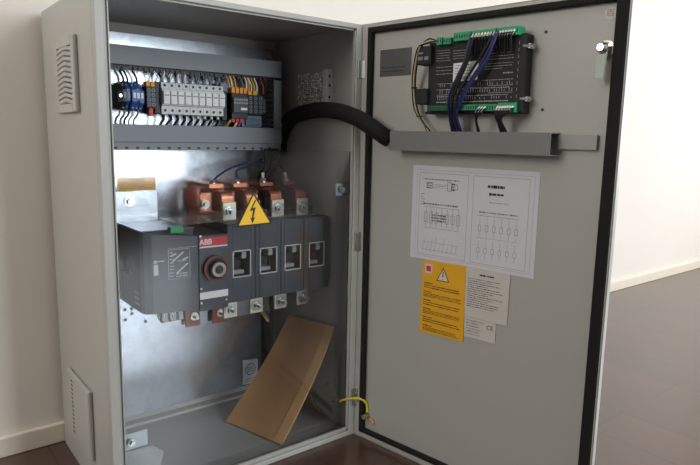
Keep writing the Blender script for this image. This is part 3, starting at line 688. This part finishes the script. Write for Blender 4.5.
# ------------------------------------------------------------------ clear cover, its brackets, warning sign
cv = MB().box(0.0035, 0.5885, 0.030, 0.033, 0.010, 0.7115, 0.0006).build('protective_cover', POLY); tag(cv, 'clear polycarbonate sheet in front of the switch', 'cover')
def lbr(x0, x1, z0, z1, wallx, lab):
    o = thing('cover_bracket', ((x0 + x1) / 2, 0.04, z0), lab, 'bracket', None)
    k = MB().box(x0, x1, 0.0335, 0.0350, z0, z1)
    k.box(wallx - 0.0015 if wallx > 0.3 else wallx, wallx if wallx > 0.3 else wallx + 0.0015, 0.0350, 0.075, z0, z1)
    k.build('angle_plate', mat('bright_zinc_angle', (186, 196, 206), 0.4, 0.35), o)
    cx = (x0 + x1) / 2 + (0.004 if wallx < .3 else -0.006)
    MB().cyl((cx, 0.0300, (z0 + z1) / 2), (cx, 0.0240, (z0 + z1) / 2), 0.0075, 16).cyl((cx, 0.024, (z0 + z1) / 2), (cx, 0.019, (z0 + z1) / 2), 0.0045, 6).build('screw', ZINC, o)
lbr(0.549, W - 0.0018, 0.606, 0.635, W - 0.0018, 'small galvanised angle holding the clear cover to the right wall')
lbr(0.0018, 0.0795, 0.119, 0.152, 0.0018, 'galvanised angle holding the clear cover at its lower left corner')
f = MB().prism([(0.03, 0.0255, 0.118), (0.085, 0.027, 0.118), (0.108, 0.020, 0.100), (0.098, 0.014, 0.076), (0.03, 0.018, 0.078)], (0, 0.0004, 0)).build('protective_film', FILM); tag(f, 'milky peeled film hanging at the lower left of the clear cover', 'film')
ws = thing('warning_triangle', (0.327, 0.029, 0.551), 'yellow triangular high voltage sign with black bolt on the clear cover', 'sign')
A = Vector((0.3240, 0.0295, 0.6245)); B = Vector((0.2820, 0.0295, 0.5508)); C = Vector((0.3705, 0.0295, 0.5525)); G = (A + B + C) / 3
tri = lambda k: [tuple(G + (v - G) * k) for v in (A, B, C)]
MB().prism(tri(1.0), (0, -0.0004, 0)).build('black_border', INK, ws)
MB().prism([(x, 0.0290, z) for x, _, z in tri(0.86)], (0, -0.0003, 0)).build('yellow_field', YEL, ws)
bl = [(0.3275, 0.608), (0.3145, 0.5835), (0.3225, 0.5850), (0.3195, 0.5680), (0.3160, 0.5690), (0.3215, 0.5560), (0.3270, 0.5700), (0.3232, 0.5692), (0.3290, 0.5915), (0.3210, 0.5895), (0.3305, 0.607)]
MB().prism([(x, 0.0286, z) for x, z in bl], (0, -0.0002, 0)).build('lightning_bolt', INK, ws)

# ------------------------------------------------------------------ envelope
def lerp(a, b, k): return a + (b - a) * k
eA, eB, eC, eD = Vector((0.3600, 0.243, 0.003)), Vector((0.4125, 0.052, 0.003)), Vector((0.5880, 0.077, 0.2600)), Vector((0.5720, 0.268, 0.2480))
def sheet(mb, u0, u1, v0, v1, off, th, nu=6, nv=14):
    n = (eB - eA).cross(eD - eA).normalized()
    if n.y > 0: n = -n
    def pt(u, v, o):
        p_ = lerp(lerp(eA, eB, u), lerp(eD, eC, u), v)
        bend = 0.010 * math.sin(math.pi * v) + 0.004 * math.sin(2 * math.pi * u) * (0.3 + v)
        return p_ + n * (-bend + o)
    gt = [[mb.bm.verts.new(pt(lerp(u0, u1, i / nu), lerp(v0, v1, j / nv), off + th)) for j in range(nv + 1)] for i in range(nu + 1)]
    gbm = [[mb.bm.verts.new(pt(lerp(u0, u1, i / nu), lerp(v0, v1, j / nv), off)) for j in range(nv + 1)] for i in range(nu + 1)]
    for i in range(nu):
        for j in range(nv):
            mb.bm.faces.new((gt[i][j], gt[i + 1][j], gt[i + 1][j + 1], gt[i][j + 1])); mb.bm.faces.new((gbm[i][j], gbm[i][j + 1], gbm[i + 1][j + 1], gbm[i + 1][j]))
    for j in range(nv):
        mb.bm.faces.new((gt[0][j], gt[0][j + 1], gbm[0][j + 1], gbm[0][j])); mb.bm.faces.new((gt[nu][j], gbm[nu][j], gbm[nu][j + 1], gt[nu][j + 1]))
    for i in range(nu):
        mb.bm.faces.new((gt[i][0], gbm[i][0], gbm[i + 1][0], gt[i + 1][0])); mb.bm.faces.new((gt[i][nv], gt[i + 1][nv], gbm[i + 1][nv], gbm[i][nv]))
    return mb
env = thing('kraft_envelope', (0.45, 0.15, 0.0), 'brown kraft paper envelope leaning on the right wall of the cabinet', 'envelope')
sheet(MB(), 0, 1, 0, 1, 0, 0.003).build('envelope_body', KRAFT, env, smooth=True)
sheet(MB(), 0.86, 1.0, 0.0, 1.0, 0.0032, 0.0006, 3).build('folded_flap', KRAFTL, env, smooth=True)

# ------------------------------------------------------------------ grounding wires
gw = MB().tube([(0.577, 0.045, 0.068), (0.572, 0.02, 0.088), (0.580, -0.012, 0.102), (0.596, -0.024, 0.100), (0.606, -0.032, 0.088), (0.607, -0.036, 0.066)], 0.0032, 10).build('earth_wire', YELW); tag(gw, 'yellow green earthing wire bridging the cabinet and door at the bottom hinge', 'wire')
MB(DOOR).cyl((0.0365, 0.0122, 0.058), (0.0365, -0.006, 0.058), 0.006, 6).build('lug_bolt', ZINC, gw)
wire([(0.588, 0.170, 0.056), (0.584, 0.176, 0.040), (0.584, 0.160, 0.018), (0.586, 0.130, 0.010)], 0.0028, YELW, 'yellow green wire curved on the cabinet floor by the right wall')
wire([(0.6055, -0.046, 0.054), (0.608, -0.051, 0.052), (0.609, -0.056, 0.044)], 0.0030, ORANGE, 'short orange wire end below the bolt on the door')

# ------------------------------------------------------------------ things on the door
VS = 0.0122                                   # inner surface of the door skin
cd = thing('door_wiring_duct', tuple(DOOR @ Vector((0.285, 0, 0.718))), 'grey wiring duct fixed horizontally across the inside of the door', 'wiring duct')
c = MB(DOOR); c.box(0.1130, 0.4820, -0.0275, -0.0255, 0.7190, 0.7605).box(0.1130, 0.4820, -0.0255, VS, 0.7590, 0.7605).box(0.1130, 0.4820, -0.0255, VS, 0.7190, 0.7205)
c.build('cover', mat('warm_grey_pvc', (118, 118, 116), 0.5, var=0.02), cd)
c = MB(DOOR); c.box(0.4825, 0.5530, 0.003, 0.0045, 0.7315, 0.7575).box(0.4825, 0.5530, 0.0045, VS, 0.7560, 0.7575).box(0.4825, 0.5530, 0.0045, VS, 0.7315, 0.7330).box(0.3, 0.4825, 0.010, VS, 0.7315, 0.7575)
c.build('base_channel', mat('pale_grey_pvc', (158, 157, 153), 0.5, var=0.02), cd)
def dpaper(name, pts, mt, label, cat, v=VS):
    o = MB(DOOR).prism([(u, v - 0.0007, z) for u, z in pts], (0, 0.0006, 0)).build(name, mt); return tag(o, label, cat)
dn = thing('data_plate', tuple(DOOR @ Vector((0.09, VS, 0.882))), 'dark grey rectangular data plate at the upper left of the door', 'plate')
MB(DOOR).box(0.0465, 0.1345, VS - 0.0012, VS - 0.0001, 0.8825, 0.9410, 0.0004).build('plate', CARD, dn)
q = MB(DOOR); rows(q, 0.052, 0.128, 0.889, 0.905, VS - 0.00135, 2, h=0.3, ragged=0.2); q.build('engraving', BODYD, dn)
a4 = dpaper('wiring_diagram_sheet', [(0.1510, 0.6875), (0.4495, 0.6872), (0.4495, 0.4800), (0.1500, 0.4800)], PAPER, 'large white sheet of wiring diagrams stuck on the door under the duct', 'paper')
q = MB(DOOR); yv = VS - 0.0009
def L(x0, z0, x1, z1, w_=0.0006):
    d_ = Vector((x1 - x0, 0, z1 - z0)).normalized(); n_ = Vector((-d_.z, 0, d_.x)) * w_ / 2
    a_, b_ = Vector((x0, yv, z0)), Vector((x1, yv, z1))
    q.quad([tuple(a_ - n_), tuple(b_ - n_), tuple(b_ + n_), tuple(a_ + n_)])
def R_(x0, z0, x1, z1, w_=0.0006): L(x0, z0, x1, z0, w_); L(x1, z0, x1, z1, w_); L(x1, z1, x0, z1, w_); L(x0, z1, x0, z0, w_)
R_(0.170, 0.492, 0.2935, 0.672); R_(0.306, 0.492, 0.430, 0.672); R_(0.163, 0.488, 0.440, 0.678, 0.0004)
# motor outline drawings
for (cx, w_, h_) in ((0.198, 0.014, 0.012), (0.248, 0.010, 0.018), (0.262, 0.012, 0.010)): R_(cx - w_ / 2, 0.645 - h_ / 2, cx + w_ / 2, 0.645 + h_ / 2, 0.0012)
L(0.205, 0.648, 0.243, 0.648); L(0.205, 0.641, 0.243, 0.641); L(0.212, 0.645, 0.236, 0.645, 0.001)
for k in range(7):
    x = 0.186 + k * 0.0138; hh = rnd.uniform(0.012, 0.026)
    R_(x, 0.575 - hh / 2, x + 0.008, 0.575 + hh / 2, 0.0009); L(x + 0.004, 0.555, x + 0.004, 0.596, 0.0008)
L(0.184, 0.598, 0.276, 0.598, 0.0008); L(0.184, 0.552, 0.276, 0.552, 0.0008)
for k in range(9): L(0.184 + k * 0.0105, 0.500, 0.188 + k * 0.0105, rnd.uniform(0.515, 0.535), 0.0006)
L(0.184, 0.503, 0.276, 0.503); L(0.184, 0.520, 0.276, 0.520)
for k in range(6):
    x = 0.322 + k * 0.0165; R_(x, 0.560, x + 0.006, 0.572, 0.0009); L(x + 0.003, 0.572, x + 0.003, 0.590); L(x + 0.003, 0.548, x + 0.003, 0.560); R_(x - 0.001, 0.515, x + 0.005, 0.525, 0.0007); L(x + 0.002, 0.525, x + 0.002, 0.540); L(x + 0.002, 0.503, x + 0.002, 0.515)
L(0.318, 0.592, 0.412, 0.592, 0.0008); L(0.318, 0.546, 0.412, 0.546); rows(q, 0.182, 0.28, 0.601, 0.608, yv, 1, h=0.5, ragged=0.1)
rows(q, 0.322, 0.41, 0.596, 0.602, yv, 1, h=0.5); rows(q, 0.18, 0.28, 0.655, 0.662, yv, 1, h=0.4); rows(q, 0.175, 0.186, 0.60, 0.628, yv, 5, h=0.3)
rows(q, 0.345, 0.40, 0.618, 0.622, yv, 1, h=0.4)
q.build('drawing', INKG, a4)
q = MB(DOOR); rows(q, 0.339, 0.378, 0.6485, 0.6560, yv, 1, h=0.8, ragged=0.02, wmin=0.004, wmax=0.010, gap=0.1); rows(q, 0.343, 0.376, 0.6330, 0.6410, yv, 1, h=0.8, ragged=0.02, wmin=0.004, wmax=0.012, gap=0.1); rows(q, 0.252, 0.262, 0.636, 0.654, yv, 3, h=0.6, ragged=0.1)
rows(q, 0.188, 0.205, 0.638, 0.652, yv, 3, h=0.5, ragged=0.2); rows(q, 0.205, 0.245, 0.566, 0.584, yv, 3, h=0.45, ragged=0.1); q.build('title_blocks', INK, a4)
yl = dpaper('instruction_sheet', [(0.1880, 0.4785), (0.2985, 0.4815), (0.3000, 0.3150), (0.1845, 0.3120)], YELD, 'yellow warning instruction sheet on the door, left of two white labels', 'paper', VS - 0.0008)
yv = VS - 0.0017
MB(DOOR).box(0.1945, 0.2125, yv - 0.0001, yv + 0.0001, 0.4510, 0.4710).build('logo_field', PAPER, yl)
MB(DOOR).box(0.1975, 0.2095, yv - 0.0003, yv - 0.0001, 0.4545, 0.4675).build('logo', mat('magenta_red_ink', (200, 60, 84), 0.5), yl)
q = MB(DOOR); q.prism([(0.2255, yv, 0.4375), (0.2585, yv, 0.4385), (0.2420, yv, 0.4690)], (0, -0.0001, 0)); q.build('triangle_outline', INK, yl)
MB(DOOR).prism([(0.2285, yv - 0.0002, 0.4393), (0.2555, yv - 0.0002, 0.4400), (0.2420, yv - 0.0002, 0.4655)], (0, -0.0001, 0)).build('triangle_field', mat('cream_ink', (226, 214, 190), 0.5), yl)
MB(DOOR).box(0.2408, 0.2432, yv - 0.0005, yv - 0.0004, 0.4470, 0.4600).box(0.2408, 0.2432, yv - 0.0005, yv - 0.0004, 0.4415, 0.4440).build('exclamation_mark', INK, yl)
q = MB(DOOR)
for k in range(6):
    z = 0.4300 - k * 0.0195
    rows(q, 0.1925, 0.2180, z - 0.004, z, yv, 1, h=0.7, ragged=0.3, gap=0.1); rows(q, 0.1925, 0.2920, z - 0.0145, z - 0.0045, yv, 3 if k % 2 else 2, h=0.48, ragged=0.12, wmax=0.010, gap=0.08)
q.build('printing', INKB, yl)
w1 = dpaper('text_label', [(0.2990, 0.4815), (0.4010, 0.4815), (0.4000, 0.3740), (0.3000, 0.3740)], PAPER2, 'white text label beside the yellow sheet, directly below the diagrams', 'label', VS - 0.0010)
q = MB(DOOR); yv = VS - 0.0019; rows(q, 0.332, 0.366, 0.4655, 0.4705, yv, 1, h=0.7, ragged=0.02, gap=0.1); rows(q, 0.305, 0.388, 0.3960, 0.4600, yv, 14, h=0.34, ragged=0.5, wmax=0.006); q.build('printing', INK, w1)
w2 = dpaper('rating_label', [(0.3010, 0.3735), (0.3755, 0.3735), (0.3755, 0.3300), (0.3010, 0.3300)], PAPER2, 'small white rating label with CE mark, lowest paper on the door', 'label', VS - 0.0010)
q = MB(DOOR); rows(q, 0.305, 0.348, 0.3350, 0.3700, yv, 6, h=0.38, ragged=0.3, wmax=0.006); q.build('printing', INKG, w2)
text('CE', 0.013, face_mat(0.3620, yv, 0.3600, DOOR), 'lettering', INKG, w2)
rs = MB(DOOR).cyl((0.556, VS, 0.963), (0.556, VS - 0.0006, 0.963), 0.0110, 28).build('round_sticker', PAPER2); tag(rs, 'round pale sticker in the upper right corner of the door', 'sticker')
q = MB(DOOR); rows(q, 0.5495, 0.563, 0.9575, 0.970, VS - 0.0008, 4, h=0.45, ragged=0.15); q.build('printing', INKG, rs)

# ------------------------------------------------------------------ engine controller on the door
ct = thing('control_module', tuple(DOOR @ Vector((0.31, 0, 0.797))), 'black electronic control module with green connectors on the inside of the door', 'controller')
MB(DOOR).box(0.2020, 0.4180, -0.0180, VS, 0.7960, 0.9400, 0.002).build('housing', BLACK, ct)
MB(DOOR).box(0.3980, 0.4180, -0.0215, -0.0180, 0.7990, 0.9380, 0.001).build('side_ridge', BLACK, ct)
MB(DOOR).box(0.1800, 0.2150, -0.0300, 0.0000, 0.8960, 0.9330, 0.002).build('port_block', BLACK, ct)
MB(DOOR).box(0.1790, 0.2080, -0.0300, 0.0000, 0.8160, 0.8480, 0.002).build('port_block', BLACK, ct)
q = MB(DOOR).box(0.184, 0.196, -0.0310, -0.0298, 0.905, 0.912).box(0.200, 0.210, -0.0310, -0.0298, 0.905, 0.912).box(0.184, 0.196, -0.0310, -0.0298, 0.917, 0.921); q.build('port_sockets', INKG, ct)
lb = MB(DOOR).prism([(0.2640, -0.0185, 0.8950), (0.3210, -0.0185, 0.8975), (0.3200, -0.0185, 0.8610), (0.2640, -0.0185, 0.8590)], (0, -0.0004, 0)).build('serial_label', WHITEP, ct)
q = MB(DOOR); rows(q, 0.268, 0.316, 0.872, 0.893, -0.0190, 4, h=0.4, ragged=0.3); q.build('printing', INKG, lb)
q = MB(DOOR)
for k in range(26): q.quad([(0.2700 + k * 0.0018, -0.0190, 0.863), (0.2700 + k * 0.0018 + rnd.choice((0.0006, 0.0011)), -0.0190, 0.863), (0.2708 + k * 0.0018, -0.0190, 0.869), (0.2700 + k * 0.0018, -0.0190, 0.869)])
q.build('barcode', INK, lb)
q = MB(DOOR); vv = -0.0184
rows(q, 0.222, 0.256, 0.900, 0.925, vv, 5, h=0.22, ragged=0.4, wmax=0.004); rows(q, 0.262, 0.30, 0.902, 0.922, vv, 4, h=0.2, ragged=0.3, wmax=0.004)
rows(q, 0.335, 0.400, 0.895, 0.922, vv, 5, h=0.2, ragged=0.3, wmax=0.006); rows(q, 0.375, 0.400, 0.868, 0.874, vv, 1, h=0.4, ragged=0.1); rows(q, 0.330, 0.400, 0.856, 0.862, vv, 1, h=0.2, ragged=0.1)
for k in range(34):
    x = 0.228 + k * 0.0052
    for z in (0.824, 0.837, 0.850):
        if rnd.random() < 0.75: q.quad([(x, vv, z), (x + 0.0011, vv, z), (x + 0.0011, vv, z + rnd.uniform(.003, .008)), (x, vv, z + rnd.uniform(.003, .008))])
for (x0, x1, z) in ((0.226, 0.262, 0.856), (0.226, 0.262, 0.834), (0.29, 0.33, 0.846), (0.345, 0.398, 0.8345), (0.345, 0.398, 0.848)): q.quad([(x0, vv, z), (x1, vv, z), (x1, vv, z + 0.0008), (x0, vv, z + 0.0008)])
for k in range(10): q.quad([(0.4065, -0.0218, 0.812 + k * 0.012), (0.4072, -0.0218, 0.812 + k * 0.012), (0.4072, -0.0218, 0.818 + k * 0.012), (0.4065, -0.0218, 0.818 + k * 0.012)])
rows(q, 0.222, 0.300, 0.8725, 0.893, vv, 3, h=0.18, ragged=0.6, wmax=0.004); rows(q, 0.335, 0.395, 0.8775, 0.892, vv, 3, h=0.2, ragged=0.4, wmax=0.005)
rows(q, 0.226, 0.392, 0.8165, 0.8225, vv, 1, h=0.4, ragged=0.05, wmax=0.004); rows(q, 0.226, 0.392, 0.8425, 0.8465, vv, 1, h=0.4, ragged=0.05, wmax=0.004); rows(q, 0.226, 0.392, 0.829, 0.833, vv, 1, h=0.4, ragged=0.05, wmax=0.003)
q.build('board_printing', mat('grey_print', (165, 165, 166), 0.6), ct)
def conn(u0, u1, z0, z1, mt=GREENP):
    c_ = MB(DOOR).box(u0, u1, -0.0300, -0.004, z0, z1, 0.001).build('connector', mt, ct)
    k_ = MB(DOOR); n_ = max(2, int((u1 - u0) / 0.0052))
    for i_ in range(n_):
        x_ = u0 + (i_ + 0.5) * (u1 - u0) / n_; k_.box(x_ - 0.0013, x_ + 0.0013, -0.0306, -0.0299, (z0 + z1) / 2 - 0.003, (z0 + z1) / 2 + 0.003)
    k_.build('clamp_openings', mat('dark_green', (10, 70, 46), 0.6), c_)
conn(0.228, 0.241, 0.932, 0.947); conn(0.2440, 0.2620, 0.932, 0.945); conn(0.2680, 0.3080, 0.936, 0.9525); conn(0.310, 0.362, 0.936, 0.9525); conn(0.364, 0.4080, 0.936, 0.9525)
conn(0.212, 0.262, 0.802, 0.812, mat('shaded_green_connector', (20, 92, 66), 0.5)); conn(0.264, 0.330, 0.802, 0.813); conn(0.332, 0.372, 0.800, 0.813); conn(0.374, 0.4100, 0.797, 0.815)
for z in (0.917, 0.822):
    MB(DOOR).box(0.4150, 0.4250, -0.014, 0.006, z - 0.005, z + 0.005, 0.001).cyl((0.4255, -0.008, z), (0.4130, -0.022, z), 0.0035, 10).build('clamp', STEEL, ct)

# ferrule leads on top connectors
def dw(pts, r, mt, label, group=None, fer=None):
    o = MB(DOOR).tube(pts, r, 8).build('wire', mt); tag(o, label, 'wire', group)
    if fer: MB(DOOR).tube(fer, r * 1.2, 8, sm=0).build('ferrule', WHITEP, o)
    return o
for i in range(8):
    u = 0.314 + i * 0.0066
    dw([(u, -0.030, 0.944), (u - 0.001, -0.036, 0.938), (u - 0.004, -0.034, 0.926), (u - 0.006 - i * .001, -0.028, 0.905)], 0.0018, BLACK, '%s black lead with white ferrule in the middle top connector, counted from left' % ['first','second','third','fourth','fifth','sixth','seventh','last'][i], 'leads of the middle top connector', fer=[(u, -0.0305, 0.9455), (u - 0.001, -0.036, 0.938)])
for i in range(7):
    u = 0.367 + i * 0.0056
    dw([(u, -0.030, 0.944), (u - 0.003, -0.036, 0.938), (u - 0.005, -0.034, 0.926), (u - 0.006, -0.028, 0.908)], 0.0018, BLACK, '%s black lead with white ferrule in the right top connector, counted from left' % ['first','second','third','fourth','fifth','sixth','seventh','last'][i], 'leads of the right top connector', fer=[(u, -0.0305, 0.9455), (u - 0.004, -0.036, 0.9365)])
for i in range(7):
    u = 0.376 + i * 0.0050
    dw([(u, -0.031, 0.806), (u - 0.003, -0.037, 0.800), (0.376 + i * 0.0015, -0.034, 0.785), (0.378 + i * 0.002, -0.018, 0.7595)], 0.0021, BLACK, '%s black lead from the right bottom connector to the duct, counted from left' % ['first','second','third','fourth','fifth','sixth','seventh','last'][i], 'leads of the right bottom connector', fer=[(u, -0.0305, 0.808), (u - 0.003, -0.037, 0.800)])
for i in range(3):
    u = 0.336 + i * 0.0062
    dw([(u, -0.031, 0.806), (u - 0.003, -0.037, 0.798), (0.330 + i * 0.001, -0.034, 0.785), (0.327 + i * 0.002, -0.018, 0.7595)], 0.0018, BLACK, '%s black lead from the middle bottom connector to the duct, counted from left' % ['first','second','third','fourth','fifth','sixth','seventh','last'][i], 'leads of the middle bottom connector', fer=[(u, -0.0305, 0.808), (u - 0.004, -0.037, 0.797)])
# long blue and black leads crossing the module
for i, (a, b_, c_, e_, mt, cn) in enumerate([
    (0.309, 0.300, 0.268, 0.266, BLUEW, 'left blue'), (0.313, 0.304, 0.275, 0.274, BLACK, 'left black'), (0.318, 0.309, 0.281, 0.272, BLACK, 'second black'),
    (0.362, 0.345, 0.300, 0.280, BLUEW, 'right blue'), (0.367, 0.352, 0.306, 0.287, BLUEW, 'rightmost blue'), (0.357, 0.335, 0.291, 0.284, BLACK, 'third black')]):
    yy = -0.036 - i * 0.0012
    dw([(a, -0.031, 0.945), (a - 0.002, yy, 0.925), (b_, yy, 0.895), ((b_ + c_) / 2, yy, 0.865), (c_, yy, 0.830), (e_, yy + 0.006, 0.795), (e_ + 0.002, -0.018, 0.7595)], 0.0026, mt, '%s long wire running down across the control module to the duct' % cn)
# loop at the left of the module
for i, mt in enumerate((BLACK, mat('ivory_wire', (190, 178, 130), 0.5), BLACK)):
    o = i * 0.0035
    dw([(0.226, -0.028, 0.941), (0.210, -0.032, 0.945 - o), (0.190 - o, -0.030, 0.930), (0.171 - o, -0.018, 0.890), (0.164 - o, -0.010, 0.850), (0.172 - o, -0.010, 0.806), (0.192, -0.014, 0.778), (0.214 - o, -0.018, 0.7595)], 0.0021, mt, '%s wire looping around the left side of the control module' % ['inner black', 'ivory', 'outer black'][i] if i != 1 else 'ivory wire looping around the left side of the control module')
for (u, z) in ((0.1645, 0.852), (0.181, 0.792)):
    t_ = MB(DOOR).box(u - 0.009, u + 0.003, -0.0135, -0.0065, z - 0.0015, z + 0.0015, 0.0005).build('cable_tie', BLACK); tag(t_, 'black cable tie on the wire loop, %s one' % ('upper' if z > .82 else 'lower'), 'cable tie')

for o in bpy.data.objects:
    if '_o' in o: del o['_o']
